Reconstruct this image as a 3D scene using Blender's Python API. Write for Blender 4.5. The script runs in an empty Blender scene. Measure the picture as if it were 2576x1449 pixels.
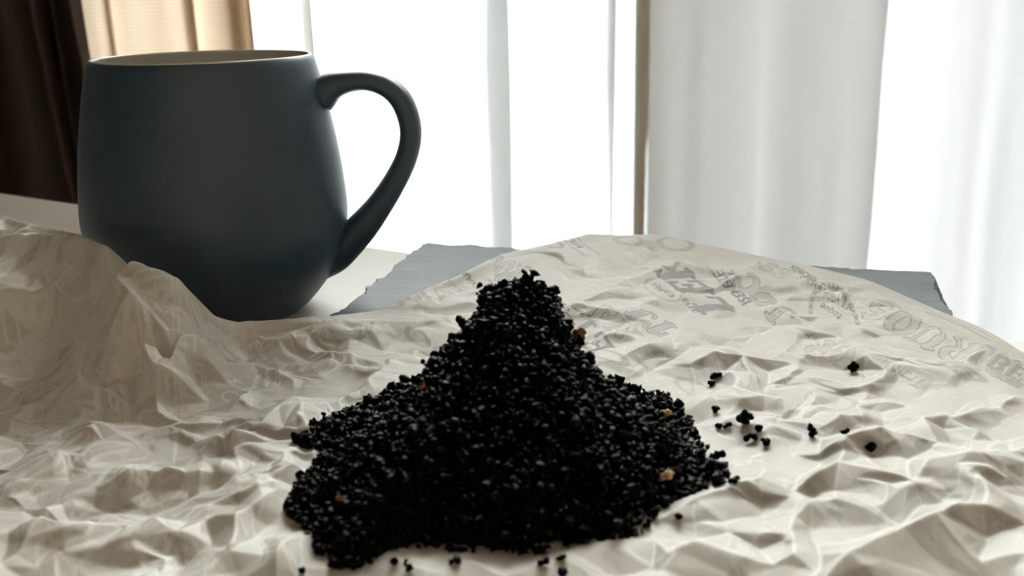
import bpy, bmesh, math, random
import numpy as np
from mathutils import Vector, Matrix
from mathutils.geometry import delaunay_2d_cdt

random.seed(7)
rng = np.random.default_rng(11)
S = bpy.context.scene
COL = S.collection

# ------------------------------------------------------------------ camera
F, PITCH, ROLL, CAM_H = 2650.0, math.radians(16), math.radians(1.2), 0.125
fw = np.array([0, math.cos(PITCH), -math.sin(PITCH)])
r0 = np.array([1.0, 0, 0]); u0 = np.array([0, math.sin(PITCH), math.cos(PITCH)])
rt = math.cos(ROLL) * r0 - math.sin(ROLL) * u0
up = math.sin(ROLL) * r0 + math.cos(ROLL) * u0
CAM = np.array([0, 0, CAM_H])
cd = bpy.data.cameras.new('camera')
cd.sensor_width = 36; cd.lens = F / 2576 * 36
cd.clip_start = 0.01; cd.clip_end = 60
cd.dof.use_dof = True; cd.dof.focus_distance = 0.355; cd.dof.aperture_fstop = 18
cam = bpy.data.objects.new('camera', cd); COL.objects.link(cam)
cam.matrix_world = Matrix(((rt[0], up[0], -fw[0], 0), (rt[1], up[1], -fw[1], 0), (rt[2], up[2], -fw[2], CAM_H), (0, 0, 0, 1)))
S.camera = cam

# ------------------------------------------------------------------ daylight (overcast, seen through the window) and exposure
W = bpy.data.worlds.new('overcast_sky'); S.world = W; W.use_nodes = True
bg = W.node_tree.nodes['Background']
bg.inputs[0].default_value = (0.985, 0.985, 0.97, 1); bg.inputs[1].default_value = 27.0
S.view_settings.view_transform = 'Standard'; S.view_settings.look = 'None'
S.view_settings.exposure = 0.45; S.view_settings.gamma = 1.0; S.view_settings.use_curve_mapping = False
S.cycles.max_bounces = 10; S.cycles.diffuse_bounces = 5; S.cycles.transmission_bounces = 8
S.cycles.transparent_max_bounces = 16; S.cycles.sample_clamp_indirect = 6

# ------------------------------------------------------------------ helpers
def ray(x, y):
    return fw * F + rt * (x - 1288) + up * (724.5 - y)
def at_z(x, y, z):
    d = ray(x, y); return CAM + d * ((z - CAM_H) / d[2])
def at_y(x, y, Y):
    d = ray(x, y); return CAM + d * (Y / d[1])

def tag(o, label=None, cat=None, group=None, kind=None):
    if label: o['label'] = label
    if cat: o['category'] = cat
    if group: o['group'] = group
    if kind: o['kind'] = kind
    return o
def empty(name, loc=(0, 0, 0)):
    o = bpy.data.objects.new(name, None); o.location = loc; o.empty_display_size = 0.02
    COL.objects.link(o); return o
def link(name, me, m, parent=None, smooth=False):
    o = bpy.data.objects.new(name, me); me.materials.append(m)
    if smooth: me.polygons.foreach_set('use_smooth', np.ones(len(me.polygons), bool))
    COL.objects.link(o)
    if parent is not None: o.parent = parent
    return o
def from_py(name, v, f, m, parent=None, smooth=False):
    me = bpy.data.meshes.new(name); me.from_pydata([tuple(map(float, p)) for p in v], [], f); me.update()
    return link(name, me, m, parent, smooth)
def from_np(name, v, f, m, parent=None, smooth=False):
    n, k = f.shape
    me = bpy.data.meshes.new(name)
    me.vertices.add(len(v)); me.vertices.foreach_set('co', np.ascontiguousarray(v, np.float32).ravel())
    me.loops.add(n * k); me.loops.foreach_set('vertex_index', np.ascontiguousarray(f, np.int32).ravel())
    me.polygons.add(n); me.polygons.foreach_set('loop_start', np.arange(0, n * k, k, dtype=np.int32))
    me.update(calc_edges=True); me.validate()
    return link(name, me, m, parent, smooth)
def box(name, lo, hi, m, parent=None, bevel=0.0):
    bm = bmesh.new(); bmesh.ops.create_cube(bm, size=1)
    for v in bm.verts:
        v.co = Vector([(lo[i] + hi[i]) / 2 + v.co[i] * (hi[i] - lo[i]) for i in range(3)])
    if bevel: bmesh.ops.bevel(bm, geom=bm.edges[:], offset=bevel, segments=2, affect='EDGES')
    me = bpy.data.meshes.new(name); bm.to_mesh(me); bm.free()
    return link(name, me, m, parent)
def catmull(P, n=8, closed=False):
    P = np.array(P, float)
    Q = np.vstack([P[-1:], P, P[:2]]) if closed else np.vstack([2 * P[0] - P[1], P, 2 * P[-1] - P[-2]])
    out = []
    for i in range(1, len(Q) - 2):
        a, b, c, d = Q[i - 1:i + 3]
        for k in range(n):
            t = k / n
            out.append(0.5 * (2 * b + (c - a) * t + (2 * a - 5 * b + 4 * c - d) * t * t + (3 * b - a - 3 * c + d) * t ** 3))
    if not closed: out.append(P[-1])
    return np.array(out)

class NT:
    def __init__(s, name):
        s.m = bpy.data.materials.new(name); s.m.use_nodes = True
        s.t = s.m.node_tree; s.t.nodes.clear()
        s.out = s.n('ShaderNodeOutputMaterial')
    def n(s, typ, props=None, **ins):
        nd = s.t.nodes.new(typ)
        for k, v in (props or {}).items(): setattr(nd, k, v)
        for k, v in ins.items():
            key = int(k[1:]) if k[0] == 'i' and k[1:].isdigit() else k.replace('_', ' ')
            s.set(nd.inputs[key], v)
        return nd
    def set(s, sock, v):
        if isinstance(v, bpy.types.NodeSocket): s.t.links.new(v, sock)
        elif isinstance(v, (tuple, list)): sock.default_value = tuple(v) + ((1,) if len(v) == 3 and sock.type == 'RGBA' else ())
        else: sock.default_value = v
    def noise(s, scale, detail=3, rough=0.5, vec=None, stretch=None):
        if vec is None: vec = s.n('ShaderNodeTexCoord').outputs['Object']
        if stretch: vec = s.n('ShaderNodeMapping', i0=vec, Scale=stretch).outputs[0]
        return s.n('ShaderNodeTexNoise', Vector=vec, Scale=scale, Detail=detail, Roughness=rough).outputs[0]
    def ramp(s, fac, stops):
        r = s.n('ShaderNodeValToRGB', i0=fac); e = r.color_ramp.elements
        while len(e) < len(stops): e.new(0.5)
        for q, (p, c) in zip(e, stops): q.position = p; q.color = tuple(c) + (1,)
        return r.outputs[0]
    def mix(s, fac, a, b):
        m = s.n('ShaderNodeMix', {'data_type': 'RGBA'}); s.set(m.inputs[0], fac); s.set(m.inputs[6], a); s.set(m.inputs[7], b)
        return m.outputs[2]
    def bump(s, h, strength, dist):
        return s.n('ShaderNodeBump', Strength=strength, Distance=dist, Height=h).outputs[0]
    def pbr(s, **k): return s.n('ShaderNodeBsdfPrincipled', **k).outputs[0]
    def mixs(s, fac, a, b):
        m = s.n('ShaderNodeMixShader'); s.set(m.inputs[0], fac); s.set(m.inputs[1], a); s.set(m.inputs[2], b); return m.outputs[0]
    def done(s, sh): s.t.links.new(sh, s.out.inputs[0]); return s.m

def plain(name, col, rough=0.6, var=0.08, scale=20, bump=0.0, **k):
    t = NT(name); nz = t.noise(scale)
    c = t.ramp(nz, [(0.3, [x * (1 - var) for x in col]), (0.7, [min(1, x * (1 + var)) for x in col])])
    kw = dict(Base_Color=c, Roughness=rough); kw.update(k)
    if bump: kw['Normal'] = t.bump(t.noise(scale * 8), 0.4, bump)
    return t.done(t.pbr(**kw))

def fabric(name, col, trans, clear, refl=None, weave=0.15, pitch=1900, var=0.1):
    """thin cloth: light diffused through the threads, some straight through the gaps"""
    t = NT(name)
    oc = t.n('ShaderNodeTexCoord').outputs['Object']
    wv = t.n('ShaderNodeTexWave', {'wave_type': 'BANDS', 'bands_direction': 'Z'}, Vector=oc, Scale=pitch / 20 * 1.0, Distortion=1.5, Detail=2).outputs[1]
    c = t.mix(wv, [x * (1 - weave) for x in col], col)
    # fold shading painted into the cloth colour as broad streaks running down
    den = t.n('ShaderNodeMapRange', i0=t.noise(1, 3, 0.55, vec=oc, stretch=(22, 0.5, 0.25)), i1=0.32, i2=0.68, i3=1 - 2 * var, i4=1.0).outputs[0]
    cm = t.n('ShaderNodeMix', {'data_type': 'RGBA', 'blend_type': 'MULTIPLY'}); cm.inputs[0].default_value = 1.0
    t.set(cm.inputs[6], c); t.set(cm.inputs[7], den)
    tr = t.n('ShaderNodeBsdfTranslucent', Color=cm.outputs[2]).outputs[0]
    df = t.n('ShaderNodeBsdfDiffuse', Color=refl or c).outputs[0]
    cloth = t.mixs(trans, df, tr)
    return t.done(t.mixs(clear, cloth, t.n('ShaderNodeBsdfTransparent').outputs[0]) if clear else cloth)

# ------------------------------------------------------------------ materials
M = {}
M['wall'] = plain('wall_plaster', (0.19, 0.145, 0.10), 0.85, 0.04, 6)
M['floor'] = plain('floor_wood', (0.20, 0.14, 0.09), 0.55, 0.2, 5)
M['frame'] = plain('window_frame', (0.84, 0.88, 0.86), 0.5, 0.05)
M['table'] = plain('table_white_laminate', (0.72, 0.69, 0.64), 0.42, 0.02, 9)
M['sheer'] = fabric('sheer_white', (0.925, 0.94, 0.95), 0.50, 0.015, var=0.05)
M['sheer_dense'] = fabric('sheer_double', (0.80, 0.825, 0.865), 0.047, 0.0, var=0.16)
M['sheer_right'] = fabric('sheer_grey_white', (0.86, 0.895, 0.95), 0.064, 0.003, var=0.12)
M['tan'] = fabric('tan_lining', (0.86, 0.72, 0.57), 0.088, 0.0, weave=0.2)
M['brown'] = fabric('brown_drape', (0.048, 0.035, 0.027), 0.03, 0.0, weave=0.3)

def glass():
    t = NT('window_glass')
    fr = t.n('ShaderNodeFresnel', IOR=1.45).outputs[0]
    return t.done(t.mixs(fr, t.n('ShaderNodeBsdfTransparent', Color=(0.97, 0.99, 0.98)).outputs[0], t.n('ShaderNodeBsdfGlossy', Roughness=0.02).outputs[0]))
M['glass'] = glass()

def slate():
    t = NT('slate')
    a = t.noise(60, 5, 0.6, stretch=(0.35, 1.4, 1)); b = t.noise(900, 3)
    c = t.ramp(a, [(0.3, (0.030, 0.041, 0.053)), (0.7, (0.068, 0.085, 0.102))])
    h = t.n('ShaderNodeMath', {'operation': 'MULTIPLY_ADD'}, i0=b, i1=0.25, i2=a).outputs[0]
    return t.done(t.pbr(Base_Color=c, Roughness=0.58, Normal=t.bump(h, 0.5, 0.0012), Specular_IOR_Level=0.4))
M['slate'] = slate()

def glaze(name, c0, c1, rough, spec=0.4, sheen=0.0):
    t = NT(name)
    c = t.ramp(t.noise(14, 2), [(0.3, c0), (0.7, c1)])
    return t.done(t.pbr(Sheen_Weight=sheen, Sheen_Tint=(0.6, 0.8, 1.0), Sheen_Roughness=0.35, Base_Color=c, Roughness=rough, Specular_IOR_Level=spec, Normal=t.bump(t.noise(700, 2), 0.12, 0.0004)))
M['mug'] = glaze('mug_blue_grey_matte', (0.022, 0.045, 0.064), (0.026, 0.050, 0.070), 0.42, 0.55, 0.16)
M['mug_in'] = glaze('mug_cream_glaze', (0.42, 0.41, 0.355), (0.46, 0.45, 0.39), 0.22, 0.5)

def grounds(name, c0, c1, rough=0.5, scale=420):
    t = NT(name)
    c = t.ramp(t.noise(scale, 3), [(0.42, c0), (0.66, c1), (0.76, [x * 7 for x in c1] if c1[0] < 0.01 else c1)])
    return t.done(t.pbr(Base_Color=c, Roughness=rough, Specular_IOR_Level=0.05, Normal=t.bump(t.noise(2600, 2), 0.4, 0.0003)))
M['grounds'] = grounds('spent_grounds', (0.0006, 0.0006, 0.0007), (0.0022, 0.0016, 0.0013), 0.40)
M['husk'] = grounds('brown_husk', (0.10, 0.04, 0.018), (0.26, 0.12, 0.05), 0.45, 300)
M['husk_pale'] = grounds('pale_husk', (0.42, 0.25, 0.12), (0.62, 0.44, 0.26), 0.5, 300)

def paper_mat():
    t = NT('printed_greaseproof_paper')
    ink = t.n('ShaderNodeAttribute', {'attribute_name': 'ink'}).outputs['Fac']
    fib = t.noise(220, 5, 0.6)
    base = t.ramp(fib, [(0.3, (0.645, 0.608, 0.545)), (0.7, (0.705, 0.668, 0.605))])
    pos = t.n('ShaderNodeMath', {'operation': 'MULTIPLY', 'use_clamp': True}, i0=ink, i1=1.0).outputs[0]
    neg = t.n('ShaderNodeMath', {'operation': 'MULTIPLY', 'use_clamp': True}, i0=ink, i1=-1.0).outputs[0]
    c = t.mix(pos, base, (0.12, 0.11, 0.095))
    c = t.mix(neg, c, (0.99, 0.97, 0.93))
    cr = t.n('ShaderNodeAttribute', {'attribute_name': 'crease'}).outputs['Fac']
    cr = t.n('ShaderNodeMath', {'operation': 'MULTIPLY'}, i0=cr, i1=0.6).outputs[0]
    c = t.mix(cr, c, (0.95, 0.935, 0.90))  # crest light put into the colour, together with real crease whitening
    nrm = t.bump(t.noise(1500, 3), 0.25, 0.0003)
    p = t.pbr(Base_Color=c, Roughness=0.5, Specular_IOR_Level=0.35, Normal=nrm)
    return t.done(t.mixs(0.32, p, t.n('ShaderNodeBsdfTranslucent', Color=c, Normal=nrm).outputs[0]))
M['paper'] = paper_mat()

# ------------------------------------------------------------------ room shell
YC = 1.00                     # the plane the curtains hang in
YW = 1.10                     # inner face of the window wall
def cx(px, Y=YC): return float(at_y(px, 300, Y)[0])
X0, X1, Z0, Z1 = -1.9, 2.3, -0.75, 2.45
wx0, wx1, wz0, wz1 = cx(215, YW), 1.75, -0.66, 2.25  # opening carried up past the curtains, unseen, so bare sky lights the table
T = 0.12
for nm, lo, hi in (('floor', (X0 - T, -2.2 - T, Z0 - T), (X1 + T, YW + T, Z0)), ('ceiling', (X0 - T, -2.2 - T, Z1), (X1 + T, YW + T, Z1 + T)),
                   ('wall_left', (X0 - T, -2.2, Z0), (X0, YW, Z1)), ('wall_right', (X1, -2.2, Z0), (X1 + T, YW, Z1)), ('wall_front', (X0 - T, -2.2 - T, Z0), (X1 + T, -2.2, Z1))):
    tag(box(nm, lo, hi, M['floor' if nm == 'floor' else 'wall']), kind='structure')
wb = tag(empty('wall_back', (0, YW, 0)), kind='structure')
for lo, hi in (((X0, YW, Z0), (wx0, YW + T, Z1)), ((wx1, YW, Z0), (X1, YW + T, Z1)), ((wx0, YW, Z0), (wx1, YW + T, wz0)), ((wx0, YW, wz1), (wx1, YW + T, Z1))):
    o = box('wall_section', lo, hi, M['wall'], wb); o.matrix_parent_inverse = Matrix.Translation((0, -YW, 0))
win = tag(empty('window_1', (0, YW, 0)), kind='structure')
def wpart(nm, lo, hi, m):
    o = box(nm, lo, hi, m, win, 0.003 if m is M['frame'] else 0); o.matrix_parent_inverse = Matrix.Translation((0, -YW, 0))
pa, pb = cx(1598, .982), cx(1633, .982)
wpart('frame_post', (pa, .982, wz0), (pb, 1.10, wz1), M['frame'])
wpart('frame_rail', (wx0, 1.10, wz0), (wx1, 1.15, wz0 + 0.04), M['frame'])
wpart('frame_rail', (wx0, 1.10, wz1 - 0.04), (wx1, 1.15, wz1), M['frame'])
wpart('frame_stile', (wx0, 1.10, wz0), (wx0 + 0.02, 1.15, wz1), M['frame'])
wpart('frame_stile', (wx1 - 0.02, 1.10, wz0), (wx1, 1.15, wz1), M['frame'])
wpart('pane', (wx0 + 0.02, 1.122, wz0 + 0.04), (pa + 0.005, 1.128, wz1 - 0.04), M['glass'])
wpart('pane', (pb - 0.005, 1.122, wz0 + 0.04), (wx1 - 0.02, 1.128, wz1 - 0.04), M['glass'])

# ------------------------------------------------------------------ curtains: the cloth follows a plan path, extruded from hem to heading
def curtain(name, ctrl, m, label, cat='curtain', zlo=-0.70, zhi=0.42, lean=0.0):  # default top stops short out of view, leaving bare glass to admit light
    P = catmull([(x, y) for x, y in ctrl], 10)
    nz = 16; zs = np.linspace(zlo, zhi, nz)
    v = []
    for k, z in enumerate(zs):
        wob = 1 + 0.25 * math.sin(k * 1.7)
        for i, (x, y) in enumerate(P):
            v.append((x + lean * (z - 0.1) + 0.0012 * math.sin(k * 0.9 + i * 0.21), YC + (y - YC) * wob, z))
    n = len(P)
    f = [(k * n + i, k * n + i + 1, (k + 1) * n + i + 1, (k + 1) * n + i) for k in range(nz - 1) for i in range(n - 1)]
    o = from_py(name, v, f, m, smooth=True)
    return tag(o, label, cat)
def folds(px0, px1, bands, y0, amp=0.006, step=45):
    """plan path with soft waves and, over each (a, b) band, a pleat of three layers"""
    pts = []; x = px0; k = 0
    for a, b in list(bands) + [(None, None)]:
        end = a if a is not None else px1
        n = max(1, int(round((end - x) / step)))
        for i in range(n):
            yy = y0 + amp * math.sin(k * 1.9); pts.append((cx(x + (end - x) * i / n, yy), yy)); k += 1
        if a is None: pts.append((cx(px1, y0), y0)); break
        pts += [(cx(a), y0 - 0.004), (cx(b), y0 - 0.008), (cx(b + 3), y0 - 0.004), (cx(a), y0 + 0.001), (cx(a - 3), y0 + 0.005), (cx(b), y0 + 0.008)]
        x = b + 12
    return pts
curtain('sheer_curtain', folds(600, 1606, [(775, 800), (1226, 1276), (1524, 1542)], 1.0), M['sheer'],
        'white sheer curtain glowing brightest, behind the mug handle, left of the window post')
curtain('sheer_curtain', folds(1628, 2212, [], 0.985, 0.008, 75), M['sheer_dense'],
        'greyer sheer curtain between the window post and the bright right curtain')
curtain('sheer_curtain', folds(2205, 3900, [(2700, 2740), (3000, 3060), (3400, 3440)], 1.005, 0.012, 75), M['sheer_right'],
        'bluish white sheer curtain at the far right, beyond the slate corner')
curtain('drape', folds(236, 652, [(333, 340), (520, 540), (622, 648)], 0.975, 0.005, 50), M['tan'],
        'tan backlit drape above the mug rim', 'curtain', zhi=2.35)
curtain('drape', [(cx(x, y), y) for x, y in ((-1100, .95), (-950, .90), (-800, .95), (-640, .90), (-480, .95), (-330, .90), (-200, .95), (-90, .90), (10, .945), (75, .955), (95, .925), (130, .895), (165, .925), (178, .95), (205, .915), (232, .905), (250, .935), (246, .955))],
        M['brown'], 'dark brown heavy drape at the left edge beside the mug', 'curtain', zhi=2.35)

# ------------------------------------------------------------------ table
ea = at_z(0, 483, 0); eb = at_z(2576, 855, 0)
d = (eb - ea) / np.linalg.norm(eb - ea); nrm = np.array([-d[1], d[0], 0])
cL, cR = ea - d * 0.22, eb + d * 0.42
tb = empty('table', tuple((cL + cR) / 2 - nrm * 0.4 + np.array([0, 0, Z0])))
tag(tb, 'white table under the paper, its straight far edge slanting before the curtains', 'table')
def tlocal(o): o.matrix_parent_inverse = Matrix.Translation(-tb.location); return o
bm = bmesh.new()
vs = [bm.verts.new(Vector(p)) for p in (cL, cR, cR - nrm * 0.85, cL - nrm * 0.85)]
fc = bm.faces.new(vs); r = bmesh.ops.extrude_face_region(bm, geom=[fc])
for v in r['geom']:
    if isinstance(v, bmesh.types.BMVert): v.co.z -= 0.026
bmesh.ops.recalc_face_normals(bm, faces=bm.faces[:])
bmesh.ops.bevel(bm, geom=bm.edges[:], offset=0.003, segments=3, affect='EDGES')
me = bpy.data.meshes.new('table_top'); bm.to_mesh(me); bm.free()
tlocal(link('table_top', me, M['table'], tb))
for a, b in ((0.06, 0.06), (0.94, 0.06), (0.06, 0.79), (0.94, 0.79)):
    p = cL + (cR - cL) * a - nrm * b
    tlocal(box('leg', (p[0] - .025, p[1] - .025, Z0), (p[0] + .025, p[1] + .025, -0.026), M['table'], tb, 0.003))

# ------------------------------------------------------------------ slate board
sc = [at_z(1066, 607, .006), at_z(2352, 684, .006), at_z(2418, 812, .006), at_z(815, 800, .006)]
dl = (sc[3] - sc[0]); dl /= np.linalg.norm(dl); dr = (sc[2] - sc[1]); dr /= np.linalg.norm(dr)
poly = np.array([sc[0], sc[1], sc[2], sc[1] + dr * .255, sc[0] + dl * .255, sc[3]])[:, :2]
def rough_outline(poly, step, amp, seed, cut=0.004):
    g = np.random.default_rng(seed); out = []
    n = len(poly)
    for i in range(n):
        a, b = poly[i], poly[(i + 1) % n]; L = np.linalg.norm(b - a); k = max(2, int(L / step))
        nn = np.array([b[1] - a[1], a[0] - b[0]]) / L
        for j in range(k):
            t = j / k
            out.append(a + (b - a) * t + nn * (g.normal() * amp + amp * 0.6 * math.sin(t * L * 170 + i * 2) * math.sin(t * L * 61)))
    return np.array(out)
oB = rough_outline(poly, .0022, .0003, 5); ctr = poly.mean(0)
g = np.random.default_rng(9)
kk = len(oB)
inn = (ctr - oB); inn /= np.linalg.norm(inn, axis=1)[:, None]
smooth_r = np.convolve(np.tile(g.random(kk), 3), np.ones(4) / 4, 'same')[kk:2 * kk]
rings = [(oB + inn * .0012, 0.0002), (oB, 0.0022), (oB + inn * (.0004 + .0016 * smooth_r)[:, None], 0.0044), (oB + inn * (.0008 + .0085 * np.clip(smooth_r - .3, 0, 1))[:, None], 0.006)]
v = [(p[0], p[1], z + (g.normal() * .0002 if 0 < i < 3 else 0)) for i, (ring, z) in enumerate(rings) for p in ring]
f = [(i * kk + j, i * kk + (j + 1) % kk, (i + 1) * kk + (j + 1) % kk, (i + 1) * kk + j) for i in range(3) for j in range(kk)]
f += [tuple(range(3 * kk, 4 * kk)), tuple(reversed(range(kk)))]
sl = from_py('slate_board', v, f, M['slate'])
bm = bmesh.new(); bm.from_mesh(sl.data); bmesh.ops.recalc_face_normals(bm, faces=bm.faces[:]); bm.to_mesh(sl.data); bm.free()
tag(sl, 'dark grey slate board with chipped edges jutting past the table edge, under the printed paper', 'slate board')

# ------------------------------------------------------------------ mug
mc = at_z(510, 151, .1)
mug = tag(empty('mug', (mc[0], mc[1], 0)), 'matte blue-grey rounded mug with cream inside and loop handle', 'mug')
K = 1.012
prof_o = [(0.0, .0006), (.024, .0006), (.0275, 0.0), (.031, .0005), (.0358, .005), (.0405, .0105), (.0444, .0165), (.0489, .026), (.0507, .0365), (.0507, .046), (.0488, .064), (.0455, .083), (.0427, .0955), (.0418, .0985), (.0410, .0998)]
prof_i = [(.0410, .0998), (.0403, .1003), (.0395, .0996), (.0402, .096), (.0424, .083), (.0450, .064), (.0466, .046), (.0462, .034), (.0430, .022), (.036, .011), (.026, .0062), (.012, .0045), (0.0, .0042)]
def lathe(name, prof, m, parent, n=128, sub=5):
    P = catmull(prof, sub); P[:, 0] = np.maximum(P[:, 0], 0)
    a = np.arange(n) * 2 * math.pi / n
    v = np.stack([P[:, 0][:, None] * np.cos(a) * K, P[:, 0][:, None] * np.sin(a) * K, np.repeat(P[:, 1][:, None] * K, n, 1)], -1).reshape(-1, 3)
    f = np.array([(i * n + j, i * n + (j + 1) % n, (i + 1) * n + (j + 1) % n, (i + 1) * n + j) for i in range(len(P) - 1) for j in range(n)])
    o = from_np(name, v, f, m, parent, True)
    bm = bmesh.new(); bm.from_mesh(o.data); bmesh.ops.remove_doubles(bm, verts=bm.verts[:], dist=1e-6); bm.to_mesh(o.data); bm.free()
    return o
lathe('body', prof_o, M['mug'], mug)
tag(lathe('inside_glaze', prof_i, M['mug_in'], mug), 'cream glazed inside and rim')
# handle swept through the pixel path, laid in the vertical plane through the mug axis that faces the camera
hp = [(806, 238, 46), (838, 216, 34), (880, 204, 27), (925, 202, 25), (972, 217, 26), (1008, 250, 27), (1029, 300, 27), (1033, 350, 27), (1019, 405, 28), (990, 462, 30), (952, 520, 34), (912, 570, 40), (874, 610, 44), (840, 640, 47), (800, 664, 44)]
C3 = np.array([at_y(x, y, mc[1]) for x, y, w in hp]); HW = np.array([w for *_, w in hp]) * (0.415 / F)
Cp = catmull(np.column_stack([C3, HW]), 8)
tn = np.gradient(Cp[:, :3], axis=0); tn /= np.linalg.norm(tn, axis=1)[:, None]
NY = np.array([0, 1.0, 0]); nr = np.cross(tn, NY); nr /= np.linalg.norm(nr, axis=1)[:, None]
ns = 28; v = []
for i in range(len(Cp)):
    for j in range(ns):
        a = 2 * math.pi * j / ns
        ca, sa = math.cos(a), math.sin(a)
        ca = math.copysign(abs(ca) ** 0.8, ca); sa = math.copysign(abs(sa) ** 0.8, sa)
        v.append(Cp[i, :3] + nr[i] * Cp[i, 3] * ca + NY * 0.0072 * sa - np.array([mc[0], mc[1], 0]))
f = np.array([(i * ns + j, i * ns + (j + 1) % ns, (i + 1) * ns + (j + 1) % ns, (i + 1) * ns + j) for i in range(len(Cp) - 1) for j in range(ns)])
from_np('handle', np.array(v), f[:, ::-1], M['mug'], mug, True)

# ------------------------------------------------------------------ wrapping paper: one crumpled printed sheet
# back edge of the sheet: where it lies (pixel row/column fixes direction, third value the distance forward)
EDGE = [(-1100, 500, .50), (-500, 505, .47), (-200, 520, .44), (0, 541, .415), (100, 568, .39), (215, 597, .360), (275, 622, .343), (335, 680, .334), (390, 712, .332), (440, 745, .332), (480, 775, .334), (540, 796, .337), (600, 812, .341), (820, 797, .35), (960, 780, .363),
        (1040, 741, .378), (1160, 688, .398), (1260, 641, .418), (1380, 615, .432), (1480, 588, .442), (1560, 592, .442), (1640, 590, .442), (1750, 610, .437), (1850, 631, .432), (2010, 664, .418), (2170, 701, .402), (2300, 755, .378), (2400, 806, .360), (2500, 853, .343), (2576, 896, .328), (2750, 1000, .305), (3000, 1130, .28), (3500, 1300, .25)]
E3 = np.array([at_y(x, y, Y) for x, y, Y in EDGE])
az_e = np.arctan2(E3[:, 0], E3[:, 1]); r_e = np.hypot(E3[:, 0], E3[:, 1]); z_e = E3[:, 2]
ctl = [(0, 750, .027), (0, 900, .013), (0, 1100, .008), (0, 1400, .008), (110, 680, .032), (200, 700, .031), (200, 850, .015), (330, 790, .022), (400, 790, .019), (430, 860, .009), (480, 885, .008), (200, 1000, .009), (300, 1200, .0085), (300, 1400, .0085), (500, 1000, .009), (600, 880, .0105),
       (700, 1100, .0095), (700, 850, .0115), (900, 870, .011), (600, 1300, .009), (1000, 850, .011), (1150, 760, .013), (1288, 1000, .009), (1288, 1100, .009), (1288, 1300, .009), (1000, 1200, .009), (1500, 1200, .009), (1288, 1449, .008), (1500, 950, .010), (1500, 750, .016), (1700, 700, .0165), (1700, 850, .012),
       (1900, 800, .0115), (1800, 950, .0095), (2100, 850, .0105), (2100, 950, .0095), (2400, 1000, .008), (2000, 1100, .0095), (2300, 1200, .009), (2000, 1400, .009), (2450, 1400, .008), (2900, 1300, .006), (-400, 1000, .005), (-400, 700, .017), (1288, 1700, .007), (300, 1700, .008), (2300, 1700, .007)]
c3 = np.array([at_z(x, y, z) for x, y, z in ctl])
P3 = np.vstack([c3, E3])
# thin-plate spline through the control points
def tps_fit(P, val, lam=1e-7):
    D = np.linalg.norm(P[:, None] - P[None], axis=2); A = D * D * np.log(D + 1e-9) + lam * np.eye(len(P)); n = len(P)
    B = np.column_stack([np.ones(n), P]); L = np.block([[A, B], [B.T, np.zeros((3, 3))]])
    return np.linalg.solve(L, np.concatenate([val, np.zeros(3)]))
def tps_eval(P, w, Q):
    out = np.empty(len(Q)); n = len(P)
    for s in range(0, len(Q), 40000):
        q = Q[s:s + 40000]; D = np.linalg.norm(q[:, None] - P[None], axis=2)
        out[s:s + 40000] = (D * D * np.log(D + 1e-9)) @ w[:n] + w[n] + q @ w[n + 1:]
    return out
wz = tps_fit(P3[:, :2], P3[:, 2])
def base_z(x, y): return float(tps_eval(P3[:, :2], wz, np.array([[x, y]]))[0])
def on_paper(px, py, dz=0.0):
    z = 0.01
    for _ in range(12):
        p = at_z(px, py, min(z + dz, .11)); z = 0.5 * z + 0.5 * min(max(base_z(p[0], p[1]), 0.001), .06)
    return at_z(px, py, z + dz)

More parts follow.
